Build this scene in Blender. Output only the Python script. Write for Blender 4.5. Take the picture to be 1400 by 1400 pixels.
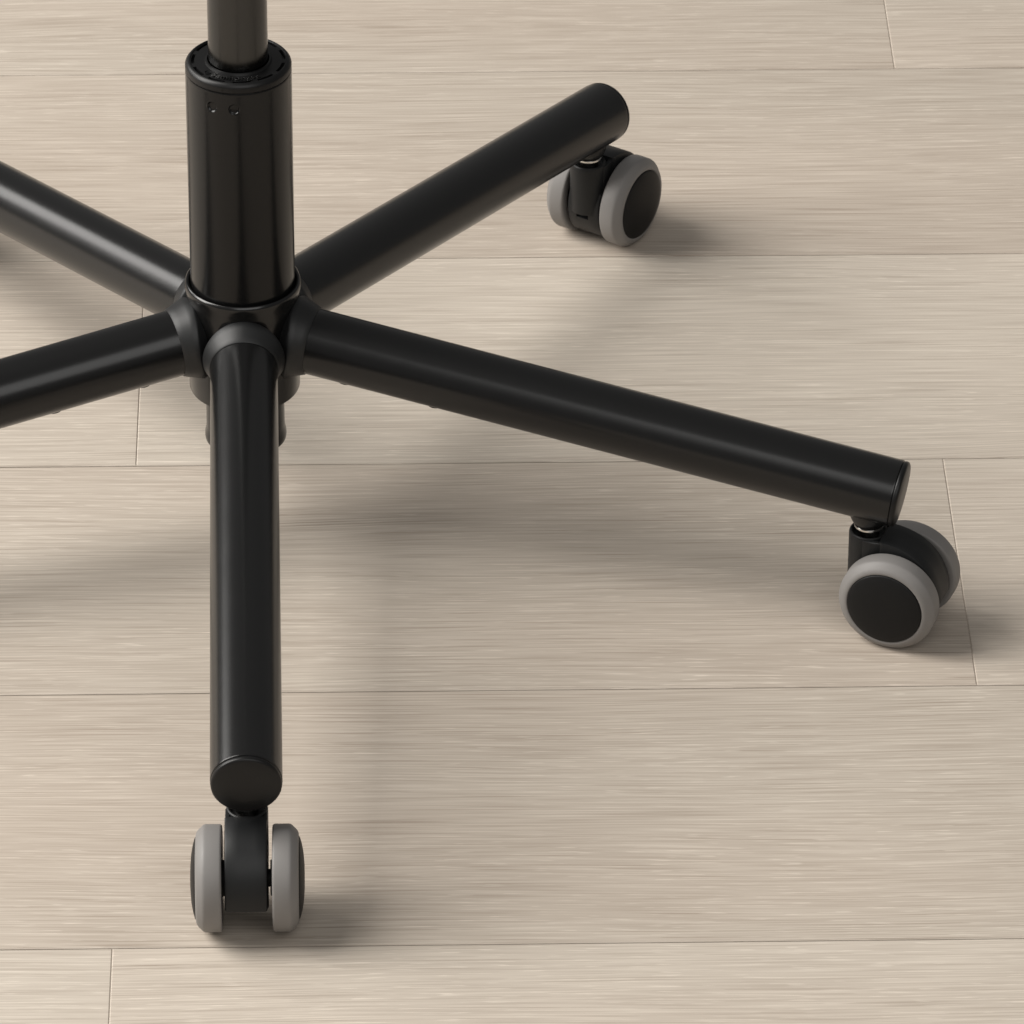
import bpy, bmesh, math, random
from mathutils import Vector, Matrix
for o in list(bpy.data.objects): bpy.data.objects.remove(o)
scene = bpy.context.scene
col = scene.collection
rad, PI = math.radians, math.pi
random.seed(4)

# ------------------------------------------------------------------ camera
cd = bpy.data.cameras.new('camera')
cd.sensor_width = 36; cd.lens = 8713.48/1400*36
cd.clip_start = .05; cd.clip_end = 100
cd.dof.use_dof = True; cd.dof.focus_distance = 2.98; cd.dof.aperture_fstop = 64
cam = bpy.data.objects.new('camera', cd); col.objects.link(cam)
rt = Vector((0.99887184, -0.04715679, 0.00559316)); up = Vector((0.02132198, 0.55061719, 0.83448552)); fw = Vector((0.04243135, 0.83342483, -0.55100148))
cam.matrix_world = Matrix(((rt.x, up.x, -fw.x, -0.00308), (rt.y, up.y, -fw.y, -2.60889695), (rt.z, up.z, -fw.z, 1.72496833), (0, 0, 0, 1)))
scene.camera = cam
# ------------------------------------------------------------------ studio surroundings, lamps, exposure
w = bpy.data.worlds.new('World'); scene.world = w; w.use_nodes = True
bg = w.node_tree.nodes['Background']; bg.inputs[0].default_value = (1.0, .985, .96, 1); bg.inputs[1].default_value = .17
def area(name, loc, target, sx, sy, power, color):
    l = bpy.data.lights.new(name, 'AREA'); l.shape = 'RECTANGLE'; l.size = sx; l.size_y = sy; l.energy = power; l.color = color
    o = bpy.data.objects.new(name, l); col.objects.link(o); o.location = loc
    o.rotation_euler = (Vector(target)-Vector(loc)).to_track_quat('-Z', 'Y').to_euler(); return o
area('key_softbox', (-2.95, .12, 2.78), (.1, 0, 0), 1.9, 3.3, 258, (1, .97, .925))
area('back_softbox', (-3.1, 2.1, 2.0), (-.05, 0, .05), 1.3, 1.6, 46, (1, .975, .94))
area('fill_softbox', (.55, -3.1, 2.9), (.1, 0, .05), 3.2, 2.2, 44, (1, .985, .96))
scene.view_settings.view_transform = 'Standard'; scene.view_settings.look = 'None'
scene.view_settings.exposure = 0; scene.view_settings.gamma = 1; scene.view_settings.use_curve_mapping = False
scene.render.resolution_x = scene.render.resolution_y = 1024

# ------------------------------------------------------------------ materials
def mat(name, color, rough, metal=0, spec=.5, bump=None, coat=0, vary=0):
    m = bpy.data.materials.new(name); m.use_nodes = True
    nt = m.node_tree; b = nt.nodes['Principled BSDF']
    b.inputs['Base Color'].default_value = (*color, 1); b.inputs['Roughness'].default_value = rough
    b.inputs['Metallic'].default_value = metal; b.inputs['Specular IOR Level'].default_value = spec
    b.inputs['Coat Weight'].default_value = coat; b.inputs['Coat Roughness'].default_value = .12
    tc = nt.nodes.new('ShaderNodeTexCoord')
    if bump:
        n = nt.nodes.new('ShaderNodeTexNoise'); n.inputs['Scale'].default_value = bump[0]; n.inputs['Detail'].default_value = 3
        nt.links.new(tc.outputs['Object'], n.inputs['Vector'])
        bp = nt.nodes.new('ShaderNodeBump'); bp.inputs['Strength'].default_value = bump[1]; bp.inputs['Distance'].default_value = bump[2]
        nt.links.new(n.outputs['Fac'], bp.inputs['Height']); nt.links.new(bp.outputs['Normal'], b.inputs['Normal'])
    if vary:
        n = nt.nodes.new('ShaderNodeTexNoise'); n.inputs['Scale'].default_value = 90; n.inputs['Detail'].default_value = 6
        nt.links.new(tc.outputs['Object'], n.inputs['Vector'])
        mr = nt.nodes.new('ShaderNodeMapRange'); mr.inputs['To Min'].default_value = rough-vary; mr.inputs['To Max'].default_value = rough+vary
        nt.links.new(n.outputs['Fac'], mr.inputs['Value']); nt.links.new(mr.outputs['Result'], b.inputs['Roughness'])
    return m
M = dict(
    steel=mat('black_lacquered_steel', (.0065, .0065, .0066), .25, spec=.44, bump=(2600, .035, .0002), vary=.02),
    column=mat('black_column_steel', (.0050, .0050, .0051), .22, spec=.32, vary=.015),
    hub=mat('black_gloss_hub', (.006, .006, .006), .22, vary=.03),
    plastic=mat('black_matte_plastic', (.0120, .0125, .0130), .46, spec=.42, bump=(3200, .18, .0002)),
    cap=mat('black_cap_plastic', (.0062, .0062, .0064), .38, spec=.30, bump=(3200, .08, .0002)),
    rod=mat('dark_gas_rod_metal', (.066, .066, .065), .24, metal=1, vary=.04),
    rubber=mat('grey_tyre_rubber', (.200, .191, .184), .55, bump=(1800, .10, .0002), vary=.05),
    disc=mat('charcoal_wheel_cap', (.0055, .0056, .0058), .52, spec=.24, bump=(2600, .15, .0002)),
    fork=mat('charcoal_caster_plastic', (.0092, .0097, .0102), .46, spec=.32, bump=(2400, .18, .0002)),
    chrome=mat('bright_metal_ring', (.75, .73, .70), .16, metal=1),
    dark=mat('dark_groove', (.004, .004, .004), .6),
)
def wood():
    m = bpy.data.materials.new('pale_oak_laminate'); m.use_nodes = True
    nt = m.node_tree; N = nt.nodes; L = nt.links; b = N['Principled BSDF']
    def node(t, **k):
        n = N.new(t)
        for a, v in k.items(): setattr(n, a, v)
        return n
    def math_(op, a, c=None, clamp=False):
        n = node('ShaderNodeMath', operation=op, use_clamp=clamp)
        for i, v in enumerate((a, c)):
            if v is None: continue
            if isinstance(v, (int, float)): n.inputs[i].default_value = v
            else: L.new(v, n.inputs[i])
        return n.outputs[0]
    tc = node('ShaderNodeTexCoord'); oi = node('ShaderNodeObjectInfo')
    sep = node('ShaderNodeSeparateXYZ'); L.new(tc.outputs['Object'], sep.inputs[0])
    X = math_('ADD', sep.outputs[0], math_('MULTIPLY', oi.outputs['Random'], 41.0))
    Y = math_('ADD', sep.outputs[1], math_('MULTIPLY', oi.outputs['Random'], 17.0))
    def noise(sx, sy, detail, rough=.5, yy=None):
        c = node('ShaderNodeCombineXYZ'); L.new(math_('MULTIPLY', X, sx), c.inputs[0]); L.new(math_('MULTIPLY', yy or Y, sy), c.inputs[1])
        n = node('ShaderNodeTexNoise'); n.inputs['Scale'].default_value = 1; n.inputs['Detail'].default_value = detail; n.inputs['Roughness'].default_value = rough
        L.new(c.outputs[0], n.inputs['Vector']); return n.outputs['Fac']
    def ramp(v, lo, hi, a=0, c=1):
        n = node('ShaderNodeMapRange', interpolation_type='SMOOTHSTEP'); L.new(v, n.inputs['Value'])
        n.inputs['From Min'].default_value = lo; n.inputs['From Max'].default_value = hi; n.inputs['To Min'].default_value = a; n.inputs['To Max'].default_value = c
        return n.outputs['Result']
    warp = math_('MULTIPLY', math_('SUBTRACT', noise(2.6, 7, 2), .5), .020)
    Yw = math_('ADD', Y, warp)
    fine = noise(15, 960, 1, .6, Yw)          # thin grain lines
    mid = noise(7, 480, 2, .6, Yw)            # growth lines
    broad = noise(1.6, 16, 3, .5, Yw)         # slow tone change
    fleck = math_('MULTIPLY', ramp(noise(52, 900, 1, .5, Yw), .61, .70), ramp(noise(4, 22, 2), .25, .60))
    pore = math_('MULTIPLY', ramp(noise(11, 840, 1, .5, Yw), .42, .29), ramp(noise(3.5, 18, 3, .5, Yw), .34, .66))
    v = math_('ADD', math_('MULTIPLY', math_('SUBTRACT', fine, .5), .80), math_('MULTIPLY', math_('SUBTRACT', mid, .5), .30))
    v = math_('ADD', v, math_('MULTIPLY', math_('SUBTRACT', broad, .5), .17))
    v = math_('ADD', v, math_('MULTIPLY', math_('SUBTRACT', oi.outputs['Random'], .5), .15))
    ring = math_('SINE', math_('MULTIPLY', noise(.9, 6.5, 1, .4), 150.0))          # elongated arches of the sawn growth rings
    v = math_('ADD', v, math_('MULTIPLY', math_('MULTIPLY', ring, ramp(noise(1.3, 8, 1), .40, .62)), .026))
    v = math_('ADD', v, .495)
    v = math_('ADD', v, math_('MULTIPLY', fleck, .24))
    v = math_('SUBTRACT', v, math_('MULTIPLY', pore, .22))
    cr = node('ShaderNodeValToRGB'); L.new(v, cr.inputs[0])
    e = cr.color_ramp.elements
    e[0].position = .0; e[0].color = (.290, .236, .188, 1)
    e[1].position = 1.0; e[1].color = (.705, .636, .548, 1)
    k = e.new(.5); k.color = (.492, .435, .370, 1)
    # slight pink / green drift of the print between boards
    hue = node('ShaderNodeMixRGB', blend_type='MULTIPLY'); L.new(ramp(noise(1.5, 6, 1), .35, .65), hue.inputs[0])
    L.new(cr.outputs[0], hue.inputs[1]); hue.inputs[2].default_value = (1.0, .982, .975, 1)
    L.new(hue.outputs[0], b.inputs['Base Color'])
    b.inputs['Roughness'].default_value = .58; b.inputs['Specular IOR Level'].default_value = .35
    h = math_('SUBTRACT', math_('MULTIPLY', fine, .5), pore)
    bp = node('ShaderNodeBump'); bp.inputs['Strength'].default_value = .22; bp.inputs['Distance'].default_value = .0004
    L.new(h, bp.inputs['Height']); L.new(bp.outputs[0], b.inputs['Normal'])
    return m
WOOD = wood()
GAP = mat('dark_board_joint', (.20, .165, .13), .8)

# ------------------------------------------------------------------ mesh helpers
def finish(bm, name, m, parent=None, sharp=35, loc=None):
    bmesh.ops.recalc_face_normals(bm, faces=bm.faces)
    me = bpy.data.meshes.new(name); bm.to_mesh(me); bm.free()
    for p in me.polygons: p.use_smooth = True
    me.set_sharp_from_angle(angle=rad(sharp))
    me.materials.append(m)
    o = bpy.data.objects.new(name, me); col.objects.link(o)
    if parent: o.parent = parent
    if loc: o.location = loc
    return o
def lathe(bm, prof, seg=96, mtx=None, close=False):
    """revolve (radius, height) points about local z"""
    rings = []
    for r, z in prof:
        if r < 1e-6: rings.append([bm.verts.new((0, 0, z))])
        else: rings.append([bm.verts.new((r*math.cos(2*PI*i/seg), r*math.sin(2*PI*i/seg), z)) for i in range(seg)])
    pairs = list(zip(rings, rings[1:])) + ([(rings[-1], rings[0])] if close else [])
    for a, c in pairs:
        for i in range(seg):
            j = (i+1) % seg
            if len(a) == 1 and len(c) == 1: continue
            if len(a) == 1: bm.faces.new((a[0], c[i], c[j]))
            elif len(c) == 1: bm.faces.new((a[i], a[j], c[0]))
            else: bm.faces.new((a[i], a[j], c[j], c[i]))
    vs = [v for r in rings for v in r]
    if mtx is not None: bmesh.ops.transform(bm, matrix=mtx, verts=vs)
    return vs
def arc(cx, cz, r, a0, a1, n):
    return [(cx+r*math.cos(rad(a0+(a1-a0)*i/n)), cz+r*math.sin(rad(a0+(a1-a0)*i/n))) for i in range(n+1)]
def copy_tree(o, parent=None):
    c = o.copy(); col.objects.link(c)
    if parent: c.parent = parent
    for ch in list(o.children): copy_tree(ch, c)
    return c

# ------------------------------------------------------------------ floor: laminate boards, laid one third apart
TH = rad(-1.24528); PW, PL, SY = .19691, 1.203, .44181
fl = bpy.data.meshes.new('floor'); fl.from_pydata([(-5, -5, -.011), (5, -5, -.011), (5, 5, -.011), (-5, 5, -.011)], [], [(0, 1, 2, 3)])
fl.materials.append(GAP)
floor = bpy.data.objects.new('floor', fl); col.objects.link(floor); floor['kind'] = 'structure'
floor['label'] = 'pale oak laminate floor of long staggered boards under the chair base'
bm = bmesh.new()
g, c = .00012, .0007
sx, sy = PL/2-.00004, PW/2-.00027
lv = []
for (ix, iy, z) in ((0, 0, -.010), (0, 0, -.0004), (.0005, c, 0)):
    lv.append([bm.verts.new((x*(sx-ix), y*(sy-iy), z)) for x, y in ((-1, -1), (1, -1), (1, 1), (-1, 1))])
for a, b_ in zip(lv, lv[1:]):
    for i in range(4): bm.faces.new((a[i], a[(i+1) % 4], b_[(i+1) % 4], b_[i]))
bm.faces.new(lv[2]); bm.faces.new(lv[0][::-1])
plank0 = finish(bm, 'plank', WOOD, floor, sharp=10)
cs, sn = math.cos(TH), math.sin(TH)
first = True
for row in range(-6, 13):
    yy = SY + PW/2 - PW*row
    start = {0: .3512, 2: -.0557, 3: .3455, 5: -.0570}.get(row, .348 + .401*(row % 3))
    for k in range(-3, 3):
        xx = start + PL*k + PL/2
        if abs(xx) > 2.4: continue
        o = plank0 if first else plank0.copy()
        if not first: col.objects.link(o)
        first = False
        o.location = (xx*cs-yy*sn, xx*sn+yy*cs, random.uniform(-.00006, .00006)); o.rotation_euler = (0, 0, TH)

# ------------------------------------------------------------------ the chair base
base = bpy.data.objects.new('swivel_chair_base', None); col.objects.link(base); base.empty_display_size = .1
base['label'] = 'black five-legged steel swivel chair base on grey twin-wheel casters, standing on pale boards'
base['category'] = 'chair base'

# hub: turned body with a raised collar, and the tube end that hangs below it
bm = bmesh.new()
prof = [(.0255, .128), (.0256, .1368)] + [(.0262, .1374), (.0270, .1375), (.0277, .1369), (.0280, .1358), (.0279, .1342), (.0274, .1320), (.0270, .1285),
        (.0268, .120), (.0267, .095), (.0267, .0790), (.0264, .0781), (.0256, .0777), (.0190, .0777)]
lathe(bm, prof, 128)
hub = finish(bm, 'hub', M['hub'], base, 40)
bm = bmesh.new()
lathe(bm, [(.0188, .090), (.0190, .0560), (.01925, .0535), (.0197, .0515), (.0198, .0498), (.0196, .0485), (.0188, .0477), (.0176, .0475), (.0165, .0480), (.0160, .0600), (0, .0600)], 96)
finish(bm, 'tube_end', M['column'], hub)

# column with two punched notches near its top
ZC0, ZC1, RC = .128, .2526, .0250
def notch_pos(px):  # azimuth on the front of the column for a sideways offset in metres
    return -PI/2 + math.asin(px/RC)
dim = [(notch_pos(-.0127), .2443), (notch_pos(-.0025), .2445)]
zs = [ZC0+(.236-ZC0)*i/6 for i in range(6)] + [.236+.00025*i for i in range(60)] + [.2510, .2518, .2523, .2526]
zs = [z for z in zs if z <= .2526]
NA = 480
bm = bmesh.new(); rows = []
for z in zs:
    row = []
    for i in range(NA):
        a = 2*PI*i/NA; r = RC
        if z > .2521: r -= (z-.2521)*.5
        for da, dz in dim:
            t = (a-da+PI) % (2*PI)-PI
            u, v = t*RC/.0024, (z-dz)/.0025
            d = math.sqrt(u*u+v*v)
            if d < 1.25:
                k = max(0, min(1, (1.12-d)/.30)); k = k*k*(3-2*k)
                top = max(0, min(1, (v+1.1)/1.0))       # the punch goes deepest below its upper lip
                r -= .0011*k*(.55+.45*top)
                r += .00012*max(0, 1-abs(d-1.12)/.13)
        row.append(bm.verts.new((r*math.cos(a), r*math.sin(a), z)))
    rows.append(row)
for a, b_ in zip(rows, rows[1:]):
    for i in range(NA): bm.faces.new((a[i], a[(i+1) % NA], b_[(i+1) % NA], b_[i]))
column = finish(bm, 'column', M['column'], base, 60)

# plastic collar cap on the column: skirt, bevel, ring of slots, raised lettering
bm = bmesh.new()
lathe(bm, [(.0243, .2524), (.0247, .2527), (.02495, .2531), (.0250, .2553), (.0248, .2560), (.0241, .2569), (.0234, .2575), (.0229, .2576), (.0226, .25745), (.0224, .2571)], 128)
NS, SUB = 11, 14
rr = [.0224, .0221, .0203, .0158, .0153, .0146, .0142]
zr = [.2571, .2571, .2571, .2571, .2581, .2582, .2540]
ns = NS*SUB
vv = [[bm.verts.new((r*math.cos(2*PI*j/ns), r*math.sin(2*PI*j/ns), z)) for j in range(ns)] for r, z in zip(rr, zr)]
low = [[bm.verts.new((r*math.cos(2*PI*j/ns), r*math.sin(2*PI*j/ns), .2552)) for j in range(ns)] for r in (.0221, .0206)]
mid_ = [bm.verts.new((.0206*math.cos(2*PI*j/ns), .0206*math.sin(2*PI*j/ns), .2571)) for j in range(ns)]
for j in range(ns):
    k = (j+1) % ns
    slot = (j % SUB) < 10
    bm.faces.new((vv[0][j], vv[0][k], vv[1][k], vv[1][j]))
    if slot:
        bm.faces.new((low[0][j], low[0][k], low[1][k], low[1][j]))
        bm.faces.new((vv[1][j], vv[1][k], low[0][k], low[0][j])); bm.faces.new((mid_[j], mid_[k], low[1][k], low[1][j]))
        if j % SUB == 0: bm.faces.new((vv[1][j], low[0][j], low[1][j], mid_[j]))
        if j % SUB == 9: bm.faces.new((vv[1][k], low[0][k], low[1][k], mid_[k]))
    else: bm.faces.new((vv[1][j], vv[1][k], mid_[k], mid_[j]))
    bm.faces.new((mid_[j], mid_[k], vv[3][k], vv[3][j]))
    for q in (3, 4, 5): bm.faces.new((vv[q][j], vv[q][k], vv[q+1][k], vv[q+1][j]))
bmesh.ops.delete(bm, geom=[v for v in bm.verts if not v.link_faces], context='VERTS')
# two little moulded tabs on the skirt
for a0 in (-109, -98):
    a = rad(a0); e = Vector((math.cos(a), math.sin(a), 0)); t = Vector((-e.y, e.x, 0))
    vs = bmesh.ops.create_cube(bm, size=1)['verts']
    for v in vs: v.co = e*(.02492+v.co.x*.0005) + t*(v.co.y*.0005) + Vector((0, 0, .2542+v.co.z*.0021))
cap = finish(bm, 'collar_cap', M['cap'], column, 30)
# lettering, bent round the cap
def bent_text(body, size, r, a_mid, name, parent):
    cu = bpy.data.curves.new('lettering_outline', 'FONT'); cu.body = body; cu.size = size; cu.align_x = 'CENTER'; cu.align_y = 'CENTER'
    cu.extrude = .00026; cu.bevel_depth = .00008; cu.offset = .00003; cu.resolution_u = 3; cu.space_character = 1.08
    to = bpy.data.objects.new('lettering_outline', cu); col.objects.link(to)
    bpy.context.view_layer.update()
    me = bpy.data.meshes.new_from_object(to.evaluated_get(bpy.context.evaluated_depsgraph_get()))
    bpy.data.objects.remove(to); bpy.data.curves.remove(cu)
    bm = bmesh.new(); bm.from_mesh(me); bpy.data.meshes.remove(me)
    for v in bm.verts:
        a = rad(a_mid) + v.co.x/r; q = r - v.co.y
        v.co = Vector((q*math.cos(a), q*math.sin(a), .2573+v.co.z))
    return finish(bm, name, M['cap'], parent, 30)
bent_text('Samhongsa', .0049, .0183, -95, 'lettering', column).data.materials[0] = M['hub']
bm = bmesh.new()
a = rad(-141); cx, cy = .0185*math.cos(a), .0185*math.sin(a)
lathe(bm, [(.0017, .2570), (.0017, .2575), (.0013, .2575), (.0013, .2570)], 28, Matrix.Translation((cx, cy, 0)))
lathe(bm, [(.0007, .2570), (.0006, .2575), (0, .2575)], 20, Matrix.Translation((cx, cy, 0)))
finish(bm, 'emblem', M['cap'], column, 30)

# gas rod
bm = bmesh.new(); lathe(bm, [(.0140, .2400), (.0140, .4600), (.0137, .4604), (0, .4604)], 96)
finish(bm, 'gas_rod', M['rod'], base)

# ---- one leg, built along local +x from the column axis, then copied round
Z0, SL, LL, RL, RS = .11221, rad(6.76548), .32836, .01607, .31055
lm = Matrix.Translation((0, 0, Z0)) @ Matrix.Rotation(SL, 4, 'Y') @ Matrix.Rotation(PI/2, 4, 'Y')   # lathe z -> leg direction, lathe -x -> up
def build_leg():
    bm = bmesh.new()
    r = RL
    lathe(bm, [(r-.0018, .030), (r-.0003, .0302), (r, .0306), (r, .0309), (r, .0312)] + [(r, .0312+(LL-.0044-.0312)*i/14) for i in range(1, 15)] + [(r, LL-.0039), (r, LL-.0035), (r-.0001, LL-.0032), (r-.0006, LL-.0029), (r-.0022, LL-.0029)], 96, lm)
    # welded boss for the caster stem, upright
    zt = Z0-RS*math.tan(SL)
    lathe(bm, [(.0095, zt-RL+.0045), (.0092, zt-RL-.0002), (.0084, zt-RL-.0022), (.0074, zt-RL-.0040), (.0066, zt-RL-.0050), (0, zt-RL-.0050)], 48, Matrix.Translation((RS, 0, 0)))
    leg = finish(bm, 'leg', M['steel'], None, 40)
    bm = bmesh.new()
    lathe(bm, [(r-.0012, LL-.0036), (r-.0003, LL-.0026), (r-.00015, LL-.0020), (r-.0003, LL-.0010), (r-.0007, LL-.0005), (r-.0014, LL-.0001), (r*.5, LL+.0005), (0, LL+.0006)], 96, lm)
    finish(bm, 'end_cap', M['cap'], leg, 40)
    # moulded socket that flares from the tube on to the hub
    bm = bmesh.new(); n = 96; rings = []
    sec = [(0, .0, 0), (1, .10, 0), (2, .0, 0)]
    for q in range(9):
        ring = []
        for i in range(n):
            a = 2*PI*i/n
            s_up = abs(math.cos(a)); side = abs(math.sin(a))
            s_in = .0243+.0034*side**2.2; r_in = .0206-.0009*side
            if math.cos(a) > 0: r_in += .0003*math.cos(a)      # a little fuller below (lathe +x is down)
            s_out, r_out = .0352, RL+.00055
            if q == 0: s, rr_ = s_in-.0075, r_in-.0065
            elif q == 1: s, rr_ = s_in-.0011, r_in-.0011
            elif q == 2: s, rr_ = s_in-.0003, r_in-.0003
            elif q == 3: s, rr_ = s_in+.0006, r_in
            elif q == 4: t = .35; s, rr_ = s_in+(s_out-s_in)*t, r_in+(r_out-r_in)*t*.92
            elif q == 5: t = .7; s, rr_ = s_in+(s_out-s_in)*t, r_in+(r_out-r_in)*t*.99
            elif q == 6: s, rr_ = s_out-.0004, r_out+.0001
            elif q == 7: s, rr_ = s_out, r_out-.0003
            else: s, rr_ = s_out-.0002, RL-.0012
            ring.append(bm.verts.new((rr_*math.cos(a), rr_*math.sin(a), s)))
        rings.append(ring)
    for a_, b_ in zip(rings, rings[1:]):
        for i in range(n): bm.faces.new((a_[i], a_[(i+1) % n], b_[(i+1) % n], b_[i]))
    bmesh.ops.transform(bm, matrix=lm, verts=bm.verts)
    finish(bm, 'socket', M['plastic'], leg, 50)
    for s in (.0535, .0985):
        bm = bmesh.new()
        lathe(bm, [(.0046, -.0020), (.0046, .0006), (.0043, .0011), (.0034, .0014), (0, .0015)], 32, lm @ Matrix.Translation((RL-.0001, 0, s)) @ Matrix.Rotation(PI/2, 4, 'Y'))
        finish(bm, 'rivet', M['cap'], leg, 40)
    return leg
AZ = [-90.28194+72*k+d for k, d in enumerate((-.32611, -.21259, .61135, .50054, -.57306))]
leg0 = build_leg(); leg0.parent = base
for k in range(5):
    l = leg0 if k == 0 else copy_tree(leg0, base)
    l.rotation_euler = (0, 0, rad(AZ[k]))

# ---- one caster: stem at the origin, wheels trailing along +x, axle along y
RW, TR = .0241, .0166
def slab(bm, pts, y0, y1, ch0, ch1):
    """extrude an (x,z) outline from y0 to y1 with a small chamfer on the chosen faces"""
    cx = sum(p[0] for p in pts)/len(pts); cz = sum(p[1] for p in pts)/len(pts)
    def ring(y, inset):
        out = []
        n = len(pts)
        for i, (x, z) in enumerate(pts):
            if inset:
                x0, z0 = pts[i-1]; x2, z2 = pts[(i+1) % n]
                tx, tz = x2-x0, z2-z0; l = math.hypot(tx, tz) or 1
                x, z = x-tz/l*inset, z+tx/l*inset
            out.append(bm.verts.new((x, y, z)))
        return out
    rings = []
    if ch0: rings += [ring(y0, ch0), ring(y0+ch0*.35, ch0*.35), ring(y0+ch0, 0)]
    else: rings.append(ring(y0, 0))
    if ch1: rings += [ring(y1-ch1, 0), ring(y1-ch1*.35, ch1*.35), ring(y1, ch1)]
    else: rings.append(ring(y1, 0))
    for a, b_ in zip(rings, rings[1:]):
        n = len(a)
        for i in range(n): bm.faces.new((a[i], a[(i+1) % n], b_[(i+1) % n], b_[i]))
    bm.faces.new(rings[0]); bm.faces.new(rings[-1][::-1])
def build_caster():
    bm = bmesh.new(); RH = .0223
    # hood outline, counter-clockwise in (x,z): front tip, over the top, down behind, back to the axle
    p0 = (TR+RH*math.cos(rad(16)), RW+RH*math.sin(rad(16))); p3 = (.0084, .0519)
    p1 = (p0[0]-math.sin(rad(16))*.0130, p0[1]+math.cos(rad(16))*.0130); p2 = (p3[0]+.0165, p3[1]-.0003)
    bez = [tuple((1-t)**3*p0[i]+3*t*(1-t)**2*p1[i]+3*t*t*(1-t)*p2[i]+t**3*p3[i] for i in (0, 1)) for t in [k/22 for k in range(1, 23)]]
    top = arc(TR, RW, RH, -6, 16, 7) + bez + [(.0084, .0360)]
    tail = [(TR+.001, RW-.0095), (TR+.010, RW-.0070)]
    full = top + arc(TR, RW, RH, 150, 256, 30) + tail
    notch = top + arc(TR, RW, RH, 150, 184, 9) + arc(TR, RW, .0180, 185, 191, 4) + arc(TR, RW, RH, 193, 256, 16) + tail
    for y0, y1, o, c0_, c1_ in ((-.0099, -.0036, full, .0010, 0), (-.0036, .0036, notch, 0, 0), (.0036, .0091, full, 0, .0010)):
        slab(bm, o, y0, y1, c0_, c1_)
    # stem housing with a recessed mouth
    lathe(bm, [(0, .0228), (.0080, .0228), (.0090, .0233), (.0093, .0245), (.0094, .0480), (.0094, .0500), (.0091, .0510), (.0086, .0514), (.0081, .0512), (.0078, .0506), (.0076, .0480), (0, .0478)], 64)
    # web that blends the housing into the hood
    web = [(.0110, .0290), (.0110, .0512), (.0060, .0508), (.0, .0504), (.0, .0290)]
    slab(bm, web, -.0097, -.0079, .0006, 0); slab(bm, web, .0079, .0090, 0, .0004)
    fork = finish(bm, 'caster', M['fork'], None, 32)
    bm = bmesh.new()
    ax = Matrix.Translation((TR, 0, RW)) @ Matrix.Rotation(-PI/2, 4, 'X')
    lathe(bm, [(0, -.0125), (.0040, -.0125), (.0040, .0125), (0, .0125)], 32, ax)
    finish(bm, 'axle', M['dark'], fork)
    bm = bmesh.new()
    lathe(bm, [(.0052, .0470), (.0052, .0560), (.0060, .0561)], 40)
    lathe(bm, [(.0058, .0538), (.0066, .0533), (.0071, .0538), (.0071, .0546), (.0066, .0550), (.0058, .0548)], 48, None, True)
    finish(bm, 'stem_ring', M['chrome'], fork)
    for s in (1, -1):
        mx = Matrix.Translation((TR, 0, RW)) @ Matrix.Rotation(-s*PI/2, 4, 'X')
        bm = bmesh.new()
        prof = [(.0180, .0118), (.0226, .0112), (.0234, .0113), (.0239, .0117), (RW, .0124), (RW, .0180), (.02405, .0188), (.0239, .0194), (.0235, .0200), (.0215, .0220), (.0210, .0224), (.0204, .0227), (.0198, .0229), (.0190, .0230), (.0187, .0228), (.0186, .0215)]
        lathe(bm, prof, 96, mx); finish(bm, 'tyre', M['rubber'], fork, 50)
        bm = bmesh.new()
        lathe(bm, [(.0185, .0220), (.0185, .0230), (.0183, .0233), (.0179, .0235), (.0150, .0243), (.0110, .0250), (.0060, .0254), (0, .0255)], 96, mx)
        finish(bm, 'wheel_cap', M['disc'], fork, 40)
        bm = bmesh.new()
        lathe(bm, [(.0183, .0120), (.0178, .0124), (.0085, .0124), (.0080, .0102), (.0050, .0101), (0, .0101)], 64, mx)
        finish(bm, 'wheel_core', M['dark'], fork, 40)
    return fork
c0 = build_caster(); c0.parent = base
CA = [-1.5-90, 65.4-90, 144.9-90, 100, 215]
for k in range(5):
    c_ = c0 if k == 0 else copy_tree(c0, base)
    a = rad(AZ[k]); c_.location = (RS*math.cos(a), RS*math.sin(a), 0); c_.rotation_euler = (0, 0, rad(CA[k]))
